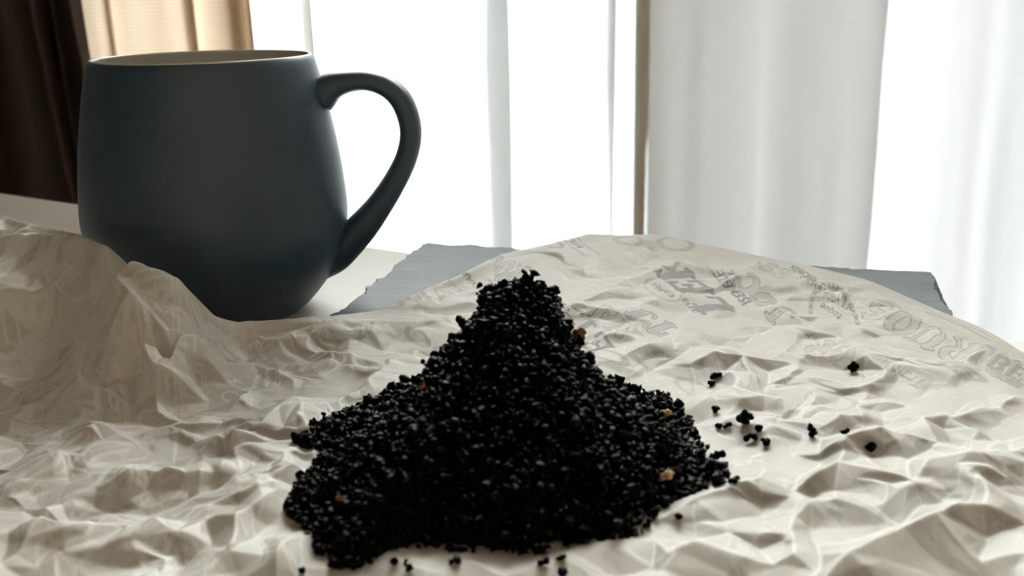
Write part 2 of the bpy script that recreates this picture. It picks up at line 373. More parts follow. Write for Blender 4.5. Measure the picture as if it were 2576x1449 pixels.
# plan rasters
RX0, RX1, RY0, RY1, RS = -0.44, 0.40, 0.06, 0.50, 0.0004
RW, RH = int((RX1 - RX0) / RS), int((RY1 - RY0) / RS)
gx = RX0 + (np.arange(RW) + .5) * RS; gy = RY0 + (np.arange(RH) + .5) * RS
def bil(R, x, y, s, X=RX0, Y=RY0):
    u = np.clip((x - X) / s - .5, 0, R.shape[1] - 1.001); w = np.clip((y - Y) / s - .5, 0, R.shape[0] - 1.001)
    i = u.astype(int); j = w.astype(int); a = u - i; b = w - j
    return (R[j, i] * (1 - a) + R[j, i + 1] * a) * (1 - b) + (R[j + 1, i] * (1 - a) + R[j + 1, i + 1] * a) * b
def raster_tris(pts, h, edges):
    """piecewise flat height field over a (constrained) triangulation: flat facets that meet in sharp creases"""
    R = np.zeros((RH, RW), np.float32)
    vs, _, fs, ov, _, _ = delaunay_2d_cdt([Vector(p) for p in pts], edges, [], 0, 1e-7)
    vs = np.array([(q[0], q[1]) for q in vs]); hh = np.array([max(h[q] for q in o) if o else np.nan for o in ov])
    for q in np.nonzero(np.isnan(hh))[0]:                      # where two crests cross
        dd = np.hypot(pts[:, 0] - vs[q, 0], pts[:, 1] - vs[q, 1]); k = np.argsort(dd)[:3]; hh[q] = h[k].mean()
    for t in fs:
        a, b, c = vs[t[0]], vs[t[1]], vs[t[2]]
        lo = np.minimum(np.minimum(a, b), c); hi = np.maximum(np.maximum(a, b), c)
        i0, i1 = max(0, int((lo[0] - RX0) / RS) - 1), min(RW, int((hi[0] - RX0) / RS) + 2)
        j0, j1 = max(0, int((lo[1] - RY0) / RS) - 1), min(RH, int((hi[1] - RY0) / RS) + 2)
        if i0 >= i1 or j0 >= j1: continue
        den = (b[1] - c[1]) * (a[0] - c[0]) + (c[0] - b[0]) * (a[1] - c[1])
        if abs(den) < 1e-12: continue
        x = gx[None, i0:i1]; y = gy[j0:j1, None]
        l1 = ((b[1] - c[1]) * (x - c[0]) + (c[0] - b[0]) * (y - c[1])) / den
        l2 = ((c[1] - a[1]) * (x - c[0]) + (a[0] - c[0]) * (y - c[1])) / den
        l3 = 1 - l1 - l2
        ok = (l1 >= -1e-4) & (l2 >= -1e-4) & (l3 >= -1e-4)
        sub = R[j0:j1, i0:i1]; zz = l1 * hh[t[0]] + l2 * hh[t[1]] + l3 * hh[t[2]]
        sub[ok] = zz[ok]
    return R
def jitter_grid(spacing, g):
    nx, ny = int((RX1 - RX0) / spacing) + 3, int((RY1 - RY0) / spacing) + 3
    X, Y = np.meshgrid(np.arange(nx) - 1, np.arange(ny) - 1)
    return np.column_stack([X.ravel(), Y.ravel()]) * spacing + g.uniform(-.46, .46, (nx * ny, 2)) * spacing + [RX0, RY0]
def facets(spacing, amp, seed):
    g = np.random.default_rng(seed); pts = jitter_grid(spacing, g)
    return raster_tris(pts, g.normal(size=len(pts)) * amp, [])
LB, LC = facets(.0105, .0011, 2), facets(.0048, .0004, 3)

# the folds one can point at: crest line, height, width towards the camera, width away (mm)
RIDGES = [
    ([(1990, 812), (2060, 830), (2180, 865), (2270, 892)], 3.2, 16, 25), ([(1745, 905), (1790, 890), (1832, 876), (1870, 900), (1920, 985)], 3, 12, 14),
    ([(1720, 1010), (1830, 1000), (1930, 990)], 1.5, 8, 8), ([(1930, 955), (2000, 940), (2110, 955)], 2, 6, 12), ([(1820, 1040), (1860, 1012), (1920, 1000)], 2.5, 8, 10),
    ([(2070, 1060), (2110, 1043), (2170, 1030)], 2.5, 7, 10), ([(2160, 1010), (2230, 1003), (2290, 1015)], 1.8, 6, 8), ([(1640, 1285), (1750, 1240), (1918, 1195)], 4.5, 14, 13),
    ([(2005, 1225), (2060, 1190), (2110, 1165), (2125, 1110), (2220, 1090), (2370, 1110)], 4, 9, 13), ([(2285, 1195), (2340, 1160), (2440, 1150), (2535, 1132)], 5, 16, 16),
    ([(2060, 1460), (2130, 1390), (2230, 1345), (2350, 1300), (2480, 1242)], 8, 42, 15), ([(2420, 1262), (2470, 1200), (2545, 1130)], 3.5, 14, 12), ([(1680, 1370), (1750, 1362), (1830, 1380), (1970, 1405)], 4, 12, 12),
    ([(1900, 1420), (1990, 1395), (2060, 1430)], 3.5, 12, 12), ([(2380, 1440), (2470, 1400), (2576, 1375)], 4, 15, 14), ([(1490, 912), (1580, 885), (1700, 847)], 2.8, 14, 15), ([(1530, 722), (1620, 690), (1700, 652)], 2, 9, 12),
    ([(1800, 715), (1850, 690), (1915, 652)], 2, 6, 12), ([(2160, 1000), (2200, 960), (2270, 905)], 2, 8, 8), ([(2100, 738), (2172, 712)], 1.6, 6, 8), ([(1930, 1085), (1980, 1020), (2040, 1010)], 2.2, 8, 9),
    ([(2230, 1090), (2400, 1050), (2576, 1000)], 3, 14, 12), ([(2350, 950), (2450, 935), (2560, 960)], 2, 10, 12), ([(1990, 1290), (2040, 1260), (2100, 1255)], 2.5, 9, 9), ([(1930, 1330), (2000, 1345), (2060, 1385)], 3, 9, 9),
    ([(490, 1036), (540, 1058), (640, 1044)], 3.2, 5, 24), ([(660, 1062), (740, 1010), (800, 1080)], 3, 13, 8), ([(850, 1010), (900, 985), (960, 932), (990, 965)], 2.6, 8, 10), ([(700, 945), (760, 930), (830, 900), (880, 880)], 2, 9, 10),
    ([(725, 850), (780, 880), (850, 888)], 1.6, 7, 8), ([(560, 905), (640, 915), (700, 950), (735, 965)], 2.2, 8, 9), ([(690, 870), (680, 905), (740, 950)], 1.6, 6, 6), ([(330, 868), (420, 885)], -4.5, 11, 11), ([(440, 868), (385, 822), (300, 765)], 5, 5, 8), ([(490, 845), (430, 775), (365, 705)], 4.5, 6, 7), ([(520, 830), (480, 790), (450, 755)], 3, 5, 6),
    ([(0, 752), (60, 745), (150, 765), (230, 778)], 4, 15, 15), ([(0, 602), (80, 594), (150, 602)], 2, 7, 8), ([(110, 858), (200, 888), (300, 902), (400, 897)], 2.4, 10, 10), ([(230, 1212), (300, 1205), (370, 1186), (460, 1190)], 2.6, 6, 11),
    ([(40, 1030), (200, 995), (330, 1000)], 2.2, 9, 10), ([(180, 1108), (250, 1085), (330, 1065)], 2.2, 8, 9), ([(340, 1355), (400, 1320), (450, 1338)], 3, 10, 10), ([(520, 1300), (600, 1315), (575, 1390)], 3.2, 10, 10), ([(700, 1230), (640, 1280), (560, 1305)], 2.6, 9, 9),
    ([(592, 1120), (600, 1180), (602, 1250)], 1.8, 6, 6), ([(-40, 1360), (100, 1320), (160, 1330)], 3, 10, 12), ([(600, 1440), (690, 1395), (760, 1330)], 3.2, 10, 10), ([(680, 1205), (730, 1172), (790, 1160)], 2.4, 8, 9), ([(1430, 1372), (1530, 1352), (1640, 1335)], 3.2, 10, 7),
    ([(980, 1395), (1100, 1432)], 2.5, 9, 9), ([(1180, 1400), (1270, 1435)], 2.5, 9, 9), ([(480, 1130), (540, 1105), (620, 1110)], 2.2, 7, 9), ([(330, 1090), (420, 1080), (520, 1095)], 2, 7, 8), ([(20, 1180), (130, 1160), (210, 1150)], 2.2, 9, 9), ([(1260, 645), (1300, 720)], 1.2, 6, 6), ([(1690, 655), (1760, 668), (1850, 690), (1935, 700)], 2.2, 12, 9), ([(1600, 770), (1660, 745), (1740, 745), (1800, 770)], 1.8, 12, 10), ([(1440, 760), (1520, 735), (1600, 720)], 1.8, 9, 9), ([(1860, 745), (1960, 770), (2040, 815)], 2, 14, 12), ([(2180, 745), (2300, 800), (2420, 850), (2540, 905)], 2, 12, 9), ([(2060, 870), (2180, 900), (2330, 925), (2440, 900), (2510, 860)], 2.2, 14, 12), ([(1100, 770), (1180, 760), (1215, 770)], 1.6, 8, 8), ([(1040, 760), (1120, 742), (1200, 728)], 1.4, 7, 7), ([(1490, 600), (1500, 680), (1530, 720)], 1.5, 8, 8),
]
gF = np.random.default_rng(33); cp, chh, ced, aux, auh = [], [], [], [], []
for pts, h, wf, wbk in RIDGES:
    h, wf, wbk = h / 1000, wf / 1000, wbk / 1000
    P = np.array([on_paper(x, y, max(h, 0) * .8) for x, y in pts])[:, :2]
    Q = [P[0]]
    for a_, b_ in zip(P[:-1], P[1:]):
        n = max(1, int(np.linalg.norm(b_ - a_) / .011 + .5))
        for k in range(1, n + 1): Q.append(a_ + (b_ - a_) * k / n + (gF.normal(size=2) * .0006 if k < n else 0))
    for k, q in enumerate(Q):
        e = 1.0 if 0 < k < len(Q) - 1 else .55
        if k: ced.append((len(cp) - 1, len(cp)))
        cp.append(q); chh.append(h * e * gF.uniform(.85, 1.1))
        u_ = -q / np.linalg.norm(q)
        aux += [q + u_ * wf * gF.uniform(.8, 1.1), q - u_ * wbk * gF.uniform(.8, 1.15)]; auh += [gF.normal() * .0004 - .0003, gF.normal() * .0005]
cp = np.array(cp); chh = np.array(chh); acc_p = []; acc_h = []
SA = np.array([cp[a_] for a_, b_ in ced]); SB = np.array([cp[b_] for a_, b_ in ced])
def clear(p, d_seg, d_pt):
    ab = SB - SA; t = np.clip(((p - SA) * ab).sum(1) / (ab * ab).sum(1), 0, 1)
    if np.linalg.norm(SA + ab * t[:, None] - p, axis=1).min() < d_seg: return False
    return not acc_p or np.linalg.norm(np.array(acc_p) - p, axis=1).min() > d_pt
for p, hq in zip(aux, auh):
    if clear(p, .0035, .004): acc_p.append(p); acc_h.append(hq)
for p in jitter_grid(.017, gF):
    if clear(p, .008, .009): acc_p.append(p); acc_h.append(gF.normal() * .0014)
LA = raster_tris(np.vstack([cp, np.array(acc_p)]), np.concatenate([chh, acc_h]), ced)

# ---- print on the paper (ink density, in plan)
IS = 0.0002; IW, IH = int((RX1 - RX0) / IS), int((RY1 - RY0) / IS)
INK = np.zeros((IH, IW), np.float32)
SERIF = 0.10
def seg(*p): return [(p[i], p[i + 1]) for i in range(len(p) - 1)]
def arc(cx_, cy_, rx, ry, a0, a1, n=10):
    q = [(cx_ + rx * math.cos(math.radians(a0 + (a1 - a0) * i / n)), cy_ + ry * math.sin(math.radians(a0 + (a1 - a0) * i / n))) for i in range(n + 1)]
    return seg(*q)
def foot(x, y, w=.17): return [((x - w, y), (x + w, y))]
GL = {   # slab letters: (thick strokes, thin strokes)
    'T': (seg((.4, .03), (.4, .97)), seg((0, .72), (0, .97), (.8, .97), (.8, .72)) + foot(.4, .03, .22)),
    'E': (seg((.15, .03), (.15, .97)), seg((0, .97), (.7, .97), (.7, .74)) + seg((0, .03), (.72, .03), (.72, .28)) + seg((.15, .5), (.5, .5)) + seg((.5, .38), (.5, .62))),
    'F': (seg((.15, .03), (.15, .97)), seg((0, .97), (.7, .97), (.7, .72)) + seg((.15, .5), (.5, .5)) + seg((.5, .38), (.5, .62)) + foot(.15, .03, .2)),
    'L': (seg((.15, .03), (.15, .97)), seg((0, .03), (.7, .03), (.7, .32)) + foot(.15, .97, .2)),
    'I': (seg((.15, .03), (.15, .97)), foot(.15, .97) + foot(.15, .03)),
    'R': (seg((.15, .03), (.15, .97)) + arc(.4, .73, .24, .24, 80, -80), seg((0, .97), (.42, .97)) + seg((.15, .49), (.42, .49)) + foot(.15, .03, .18) + seg((.42, .49), (.66, .1), (.8, .06))),
    'B': (seg((.15, .03), (.15, .97)) + arc(.4, .74, .22, .22, 80, -80) + arc(.42, .27, .26, .24, 80, -80), seg((0, .97), (.42, .97)) + seg((.15, .51), (.42, .51)) + seg((0, .03), (.44, .03))),
    'O': (arc(.4, .5, .3, .46, -60, 60) + arc(.4, .5, .3, .46, 120, 240), arc(.4, .5, .3, .46, 60, 120) + arc(.4, .5, .3, .46, 240, 300)),
    'U': (seg((.15, .97), (.15, .35)), arc(.42, .32, .27, .29, 180, 360) + seg((.69, .3), (.69, .97)) + foot(.15, .97, .18) + foot(.69, .97, .16)),
    'N': (seg((.12, .95), (.66, .05)), seg((.12, .03), (.12, .97)) + seg((.66, .03), (.66, .97)) + foot(.12, .03, .14) + foot(.66, .97, .14)),
    'M': (seg((.1, .95), (.42, .1)) + seg((.8, .03), (.8, .97)), seg((.1, .03), (.1, .97)) + seg((.42, .1), (.78, .95)) + foot(.1, .03, .14) + foot(.8, .03, .16) + foot(.1, .97, .1)),
    'S': (arc(.38, .73, .27, .23, 90, 250) + arc(.38, .26, .27, .23, -90, 90), arc(.38, .73, .27, .23, 20, 90) + seg((.29, .52), (.42, .48)) + arc(.38, .26, .27, .23, 200, 270)),
    'C': (arc(.42, .5, .3, .46, 110, 250), arc(.42, .5, .3, .46, 40, 110) + arc(.42, .5, .3, .46, 250, 320) + seg((.66, .66), (.66, .9))),
    'J': (seg((.5, .97), (.5, .3)), arc(.28, .28, .22, .24, 180, 360) + foot(.5, .97, .2)),
    'A': (seg((.42, .95), (.72, .04)), seg((.38, .95), (.1, .04)) + seg((.2, .33), (.58, .33)) + foot(.1, .03, .13) + foot(.7, .03, .17)),
    'D': (seg((.15, .03), (.15, .97)) + arc(.32, .5, .4, .46, -70, 70), seg((0, .97), (.36, .97)) + seg((0, .03), (.36, .03))),
    'V': (seg((.08, .95), (.4, .05)), seg((.72, .95), (.42, .05)) + foot(.08, .97, .13) + foot(.72, .97, .12)),
    'Q': (arc(.4, .5, .3, .46, -60, 60) + arc(.4, .5, .3, .46, 120, 240), arc(.4, .5, .3, .46, 60, 120) + arc(.4, .5, .3, .46, 240, 300) + seg((.4, .2), (.75, -.1))),
    'G': (arc(.42, .5, .3, .46, 110, 250), arc(.42, .5, .3, .46, 40, 110) + arc(.42, .5, .3, .46, 250, 340) + seg((.5, .42), (.8, .42))),
    ' ': ([], []),
}
def segdist(x, y, segs):
    best = np.full(x.shape, 9.0, np.float32)
    for (a, b) in segs:
        dx, dy = b[0] - a[0], b[1] - a[1]; L = dx * dx + dy * dy + 1e-12
        t = np.clip(((x - a[0]) * dx + (y - a[1]) * dy) / L, 0, 1)
        best = np.minimum(best, np.hypot(x - a[0] - dx * t, y - a[1] - dy * t))
    return best
def sm(d, w=.02): return np.clip(.5 - d / w, 0, 1)
def frame(A, B, Cc, pad=0.1):
    """raster window and local coordinates of the parallelogram A (baseline start), B (baseline end), C (top over the start)"""
    A, B, Cc = (np.array(on_paper(*p))[:2] for p in (A, B, Cc))
    ux, uy = B - A, Cc - A; D_ = B + uy
    Q = np.array([A, B, Cc, D_]); lo, hi = Q.min(0), Q.max(0); e = (hi - lo) * pad + .001; lo, hi = lo - e, hi + e
    i0, i1 = max(0, int((lo[0] - RX0) / IS)), min(IW, int((hi[0] - RX0) / IS)); j0, j1 = max(0, int((lo[1] - RY0) / IS)), min(IH, int((hi[1] - RY0) / IS))
    if i1 <= i0 or j1 <= j0: return None
    x, y = np.meshgrid(RX0 + (np.arange(i0, i1) + .5) * IS - A[0], RY0 + (np.arange(j0, j1) + .5) * IS - A[1])
    det = ux[0] * uy[1] - ux[1] * uy[0]
    u = ((x * uy[1] - y * uy[0]) / det).astype(np.float32); w = ((ux[0] * y - ux[1] * x) / det).astype(np.float32)
    return u, w, (slice(j0, j1), slice(i0, i1)), np.linalg.norm(ux) / np.linalg.norm(uy)
def put(sl_, val, k):
    if k > 0: INK[sl_] = np.maximum(INK[sl_], val * k)
    else: INK[sl_] = np.minimum(INK[sl_], val * k)
def letters(txt, A, B, Cc, k=.55, style='solid', thick=.12, thin=.05):
    fr = frame(A, B, Cc)
    if fr is None: return
    u, w, sl_, asp = fr; n = len(txt); cell = 1.0 / n; acc = np.zeros_like(u)
    for i, ch in enumerate(txt):
        th, tn_ = GL[ch]
        x = (u - i * cell) / cell * .94
        m = (x > -.2) & (x < 1.15) & (w > -.2) & (w < 1.2)
        if not m.any(): continue
        xs, ys = x[m], w[m]
        dd = np.minimum(segdist(xs, ys, th) - thick, segdist(xs, ys, tn_) - thin) if th else np.full(xs.shape, 9.)
        if style == 'solid': a = sm(dd)
        elif style == 'outline': a = np.maximum(sm(np.abs(dd + .015) - .016), .35 * sm(dd) * (np.sin(ys * 75) > 0))
        elif style == 'shade': a = np.maximum(sm(np.abs(dd) - .02), sm(np.minimum(segdist(xs - .05, ys + .05, th) - thick, segdist(xs - .05, ys + .05, tn_) - thin)) * (dd > .02) * .8 + .45 * sm(dd + .04))
        acc[m] = np.maximum(acc[m], a)
    put(sl_, acc, k * 1.7)
def line(pts, wpx, k=.5):
    P = [np.array(on_paper(x, y))[:2] for x, y in pts]; P = np.array(P); hw = wpx * .5 * .00015
    lo, hi = P.min(0) - hw * 3, P.max(0) + hw * 3
    i0, i1 = max(0, int((lo[0] - RX0) / IS)), min(IW, int((hi[0] - RX0) / IS)); j0, j1 = max(0, int((lo[1] - RY0) / IS)), min(IH, int((hi[1] - RY0) / IS))
    if i1 <= i0 or j1 <= j0: return
    x, y = np.meshgrid(RX0 + (np.arange(i0, i1) + .5) * IS, RY0 + (np.arange(j0, j1) + .5) * IS)
    put((slice(j0, j1), slice(i0, i1)), np.clip(.5 - (segdist(x, y, list(zip(P[:-1], P[1:]))) - hw) / .0004, 0, 1), k)
def block(A, B, Cc, k=.4):
    fr = frame(A, B, Cc)
    if fr is None: return
    u, w, sl_, _ = fr; put(sl_, ((u > 0) & (u < 1) & (w > 0) & (w < 1)).astype(np.float32), k)
def oval(c, ex, ey, k=.45, ring=.1, chain=0, a0=0, a1=360):
    """ring round c; ex, ey pixel points at the ends of its half axes"""
    C0, X_, Y_ = (np.array(on_paper(*p))[:2] for p in (c, ex, ey)); ux, uy = X_ - C0, Y_ - C0
    m = 1.3 * (np.abs(ux) + np.abs(uy)); lo, hi = C0 - m, C0 + m
    i0, i1 = max(0, int((lo[0] - RX0) / IS)), min(IW, int((hi[0] - RX0) / IS)); j0, j1 = max(0, int((lo[1] - RY0) / IS)), min(IH, int((hi[1] - RY0) / IS))
    if i1 <= i0 or j1 <= j0: return
    x, y = np.meshgrid(RX0 + (np.arange(i0, i1) + .5) * IS - C0[0], RY0 + (np.arange(j0, j1) + .5) * IS - C0[1])
    det = ux[0] * uy[1] - ux[1] * uy[0]; u = (x * uy[1] - y * uy[0]) / det; w = (ux[0] * y - ux[1] * x) / det
    rr = np.hypot(u, w); an = np.degrees(np.arctan2(w, u)) % 360
    v_ = np.clip(.5 - (np.abs(rr - 1) - ring) / .04, 0, 1)
    if chain:
        ph = (an / 360 * chain) % 1 - .5
        v_ = v_ * (1 - .7 * np.clip(1 - (np.hypot(ph * 2 * math.pi / chain, (rr - 1)) - ring * .5) / .03, 0, 1))
    v_ = v_ * ((an - a0) % 360 <= (a1 - a0))
    put((slice(j0, j1), slice(i0, i1)), v_.astype(np.float32), k)
_dg_objs = []
def small(txt, A, B, Cc, k=.55, shear=0.0, bold=0.0):
    """a word in the plain built-in face, its triangles rasterised into the print"""
    fr = frame(A, B, Cc, .35)
    if fr is None: return
    u, w, sl_, _ = fr
    cu = bpy.data.curves.new('t', 'FONT'); cu.body = txt; cu.size = 1; cu.shear = shear; cu.offset = bold; cu.resolution_u = 3
    ob = bpy.data.objects.new('t', cu); COL.objects.link(ob); bpy.context.view_layer.update()
    me = ob.evaluated_get(bpy.context.evaluated_depsgraph_get()).to_mesh(); me.calc_loop_triangles()
    vv = np.array([q.co[:2] for q in me.vertices]); tt = [tuple(q.vertices) for q in me.loop_triangles]
    COL.objects.unlink(ob); bpy.data.objects.remove(ob); bpy.data.curves.remove(cu)
    x0_, x1_ = vv[:, 0].min(), vv[:, 0].max(); U = (vv[:, 0] - x0_) / (x1_ - x0_); V_ = vv[:, 1] / .69
    acc = np.zeros_like(u)
    for t in tt:
        a, b, c = [(U[q], V_[q]) for q in t]
        den = (b[1] - c[1]) * (a[0] - c[0]) + (c[0] - b[0]) * (a[1] - c[1])
        if abs(den) < 1e-9: continue
        m = (u >= min(a[0], b[0], c[0]) - .01) & (u <= max(a[0], b[0], c[0]) + .01) & (w >= min(a[1], b[1], c[1]) - .03) & (w <= max(a[1], b[1], c[1]) + .03)
        if not m.any(): continue
        x, y = u[m], w[m]
        l1 = ((b[1] - c[1]) * (x - c[0]) + (c[0] - b[0]) * (y - c[1])) / den; l2 = ((c[1] - a[1]) * (x - c[0]) + (a[0] - c[0]) * (y - c[1])) / den
        acc[m] = np.maximum(acc[m], ((l1 >= 0) & (l2 >= 0) & (l1 + l2 <= 1)).astype(np.float32))
    put(sl_, acc, k * 1.7)

# words read from the far side of the table: baseline start, baseline end, top of the first letter
small('arrivent', (2150, 762), (2076, 732), (2140, 790), .55, bold=.01)
small('toque', (2118, 790), (2068, 758), (2110, 806), .6, .35, bold=.01)
small('Délicieux', (2072, 716), (1992, 668), (2062, 735), .55, .2, bold=.01)
oval((2098, 800), (2158, 815), (2090, 722), .75, .085, 30, 0, 180)
letters('RUOS', (2470, 890), (2200, 755), (2415, 920), .5, 'outline', .15, .07)
line([(2330, 790), (2420, 832), (2490, 868)], 6, .5); line([(2345, 790), (2430, 830), (2500, 864)], 3, .5)
letters('LOT', (2478, 880), (2576, 940), (2440, 920), .35, 'shade')
letters('JOC', (2010, 800), (1880, 690), (1960, 822), .45, 'shade', .12, .06)
letters('ES', (2000, 690), (1930, 665), (1965, 705), .45, 'outline', .14, .07)
small('ISEMBLE', (1893, 765), (1815, 690), (1868, 772), .6, bold=.02)
line([(1765, 672), (1800, 700), (1815, 722)], 7, .55); line([(1838, 690), (1870, 725), (1905, 760)], 6, .6)
letters('LER', (1845, 780), (1700, 665), (1765, 788), .5, 'solid', .15, .08)
small('cafés', (1698, 756), (1645, 716), (1685, 765), .6, bold=.015)
line([(1650, 712), (1700, 752)], 4, .5); oval((1668, 735), (1712, 760), (1650, 755), .4, .06)
small('ans', (1760, 788), (1722, 755), (1745, 796), .6, .3, .01)
letters('TJ', (1710, 830), (1612, 775), (1660, 845), .6, 'shade', .16, .07)
letters('NA', (1615, 840), (1520, 770), (1560, 850), .55, 'outline', .15, .07)
letters('ET', (1545, 870), (1470, 780), (1490, 895), .65, 'solid', .12, .07)
small('of', (1485, 800), (1450, 775), (1470, 805), .65, .5, .02)
small('Délicieux', (1448, 812), (1385, 722), (1420, 808), .6, .1, .01)
oval((1520, 900), (1565, 905), (1490, 880), .5, .2); block((1480, 860), (1495, 880), (1470, 868), .5)
small('UNIVERS', (1590, 670), (1560, 640), (1575, 672), .4, 0, .02)
block((1640, 668), (1572, 632), (1628, 676), .38); small('SOUPES', (1632, 665), (1578, 637), (1622, 671), -.2, 0, .02)
line([(1415, 600), (1440, 630), (1470, 650)], 6, .4); line([(1450, 595), (1480, 630), (1510, 650)], 6, .4); small('REL', (1470, 628), (1440, 600), (1455, 632), .45, 0, .03)
oval((1390, 618), (1410, 628), (1375, 622), .4, .2)
letters('ROC', (1335, 680), (1240, 640), (1290, 720), .42, 'shade', .14, .07)
block((1228, 690), (1190, 665), (1205, 702), .5); small('IOI', (1222, 690), (1196, 672), (1208, 697), -.3, 0, .05)
small('VAR', (1205, 708), (1172, 680), (1190, 712), .6, 0, .04)
small('Autel', (1222, 735), (1200, 715), (1208, 738), .5, 0, .02); small('aux', (1250, 720), (1232, 700), (1238, 722), .5, 0, .02)
letters('TL', (1185, 738), (1110, 690), (1130, 745), .6, 'outline', .1, .06)
line([(1090, 720), (1098, 735), (1102, 748)], 7, .5); line([(1042, 732), (1052, 745), (1060, 757)], 5, .45); small('USSI', (1085, 755), (1060, 725), (1072, 757), .6, 0, .04)
oval((1000, 758), (1025, 755), (985, 765), .5, .2); oval((985, 768), (1010, 770), (975, 776), .4, .3)
oval((1700, 615), (1740, 622), (1690, 630), .3, .2); oval((1580, 612), (1612, 618), (1570, 622), .3, .2)
# fainter, farther down the sheet
oval((1780, 985), (1850, 1000), (1740, 950), .22, .1); oval((1660, 960), (1740, 945), (1640, 900), .2, .05, 30)
letters('CO', (1910, 1000), (1780, 985), (1900, 930), .2, 'shade'); letters('GR', (2160, 900), (2040, 850), (2130, 930), .25, 'shade')
oval((2420, 945), (2470, 960), (2400, 930), .3, .22); oval((2420, 950), (2440, 955), (2412, 940), .3, .3); small('Traiteur', (2330, 960), (2200, 905), (2310, 975), .3, .3)
block((2576, 985), (2500, 945), (2560, 995), .3); letters('BE', (2510, 905), (2600, 960), (2480, 930), .3, 'solid'); oval((2090, 1005), (2150, 1010), (2080, 985), .2, .1)
# paler print on the left part of the sheet (it shows as light lines)
q = -.85
line([(245, 955), (250, 1090)], 9, q); line([(308, 955), (318, 1080)], 6, q); line([(316, 955), (326, 1080)], 4, q); line([(245, 955), (310, 955)], 7, q); line([(238, 955), (242, 1085)], 4, q)
small('MOT', (268, 968), (282, 1055), (290, 966), q, 0, .03); small('Vient', (342, 985), (350, 905), (362, 985), q, 0, .03); small('Autumn', (402, 985), (402, 900), (424, 982), q, .3, .02)
oval((272, 933), (300, 933), (272, 922), q, .12); oval((272, 933), (286, 933), (272, 928), q, .2); line([(292, 930), (306, 944)], 5, q)
letters('TE', (448, 1035), (442, 905), (520, 1030), q * .8, 'outline', .14, .08)
oval((398, 1062), (446, 1064), (398, 1040), q, .1); oval((398, 1062), (432, 1064), (398, 1046), q, .06)
for k_ in range(4): line([(372 + k_ * 2, 1052 + k_ * 6), (424 - k_ * 3, 1053 + k_ * 6)], 4, q)
oval((285, 880), (380, 890), (285, 812), q, .05, 40, 0, 360); small('PARIS', (285, 905), (275, 845), (305, 903), q, 0, .03)
small('Menu', (290, 752), (312, 700), (302, 760), q * .8, .2, .02); oval((235, 690), (255, 700), (225, 672), q * .8, .3); oval((180, 740), (240, 745), (170, 720), q * .7, .1)
oval((560, 800), (590, 805), (545, 790), q, .25); oval((515, 775), (540, 785), (505, 770), q * .8, .2); oval((440, 810), (468, 818), (430, 790), q * .8, .2); oval((395, 800), (410, 815), (385, 780), q * .8, .3)
letters('OS', (560, 870), (600, 910), (610, 855), q * .9, 'outline', .14, .07); small('Café', (640, 865), (665, 925), (652, 862), q * .9, .3, .02)
small('aux', (632, 985), (645, 945), (650, 988), q * .8, 0, .03); small('vous', (664, 985), (672, 940), (682, 988), q * .8, 0, .03); small('tout', (690, 985), (704, 935), (712, 985), q * .8, 0, .03)
oval((820, 870), (860, 880), (812, 850), .3, .14); oval((1050, 850), (1075, 855), (1040, 835), .35, .25); letters('DI', (900, 850), (955, 830), (905, 825), .25, 'solid'); oval((870, 845), (905, 850), (860, 830), .3, .15, 18)
oval((1100, 800), (1125, 812), (1090, 788), .4, .3); oval((610, 975), (628, 985), (600, 955), q, .12); oval((580, 1000), (600, 1002), (575, 985), q, .15)
letters('MC', (560, 1095), (680, 1100), (560, 1065), .3, 'solid'); oval((195, 1155), (225, 1165), (188, 1140), .2, .2); oval((100, 1050), (150, 1050), (100, 1035), .2, .3)

# ---- footprint of the heap on the sheet
pile_c = at_y(1300, 1130, .272)
PX, PY = pile_c[0], .272
zb = .009
out_px = [(780, 1088), (742, 1118), (838, 1135), (800, 1165), (738, 1260), (790, 1345), (868, 1428), (930, 1418), (1000, 1368), (1120, 1375), (1250, 1380), (1310, 1395), (1420, 1360), (1600, 1342), (1640, 1292), (1720, 1252), (1815, 1210), (1760, 1150), (1740, 1095)]
op = np.array([at_z(x, y, zb)[:2] for x, y in out_px]) - [PX, PY]
bk = np.array([(.042, .012), (.028, .024), (.014, .030), (0, .032), (-.014, .030), (-.030, .024), (-.044, .012)])
op = np.vstack([op, bk]); oa = np.arctan2(op[:, 1], op[:, 0]); orr = np.hypot(op[:, 0], op[:, 1]); o_ = np.argsort(oa); oa, orr = oa[o_], orr[o_]
oa3 = np.concatenate([oa - 2 * math.pi, oa, oa + 2 * math.pi]); or3 = np.tile(orr, 3)
# ---- the sheet itself
NA, NR = 1340, 780
a_lo, a_hi = -0.70, 0.68
AZ = np.linspace(a_lo, a_hi, NA); RB = np.interp(AZ, az_e, r_e); ZB = np.interp(AZ, az_e, z_e)
tt_ = np.linspace(0, 1, NR); tt_ = 0.6 * tt_ + 0.4 * tt_ ** 1.0
RN = 0.10
Rm = RN + (RB[None, :] - RN) * tt_[:, None]; A_ = np.repeat(AZ[None], NR, 0)
XX = Rm * np.sin(A_); YY = Rm * np.cos(A_)
CS = 0.0015; cgx = np.arange(RX0, RX1, CS) + CS / 2; cgy = np.arange(RY0, RY1, CS) + CS / 2
cX, cY = np.meshgrid(cgx, cgy); BZ = tps_eval(P3[:, :2], wz, np.column_stack([cX.ravel(), cY.ravel()])).reshape(cX.shape)
bz = bil(BZ, XX, YY, CS)
edge_w = np.clip((1 - tt_) / 0.02, 0, 1)[:, None]
bz = bz * edge_w + ZB[None, :] * (1 - edge_w)
def sstep(x, a, b): t = np.clip((x - a) / (b - a), 0, 1); return t * t * (3 - 2 * t)
wx = XX + .0016 * np.sin(YY * 310 + 2 * np.sin(XX * 120)) ; wy = YY + .0016 * np.sin(XX * 270 + 1.7 * np.sin(YY * 140))
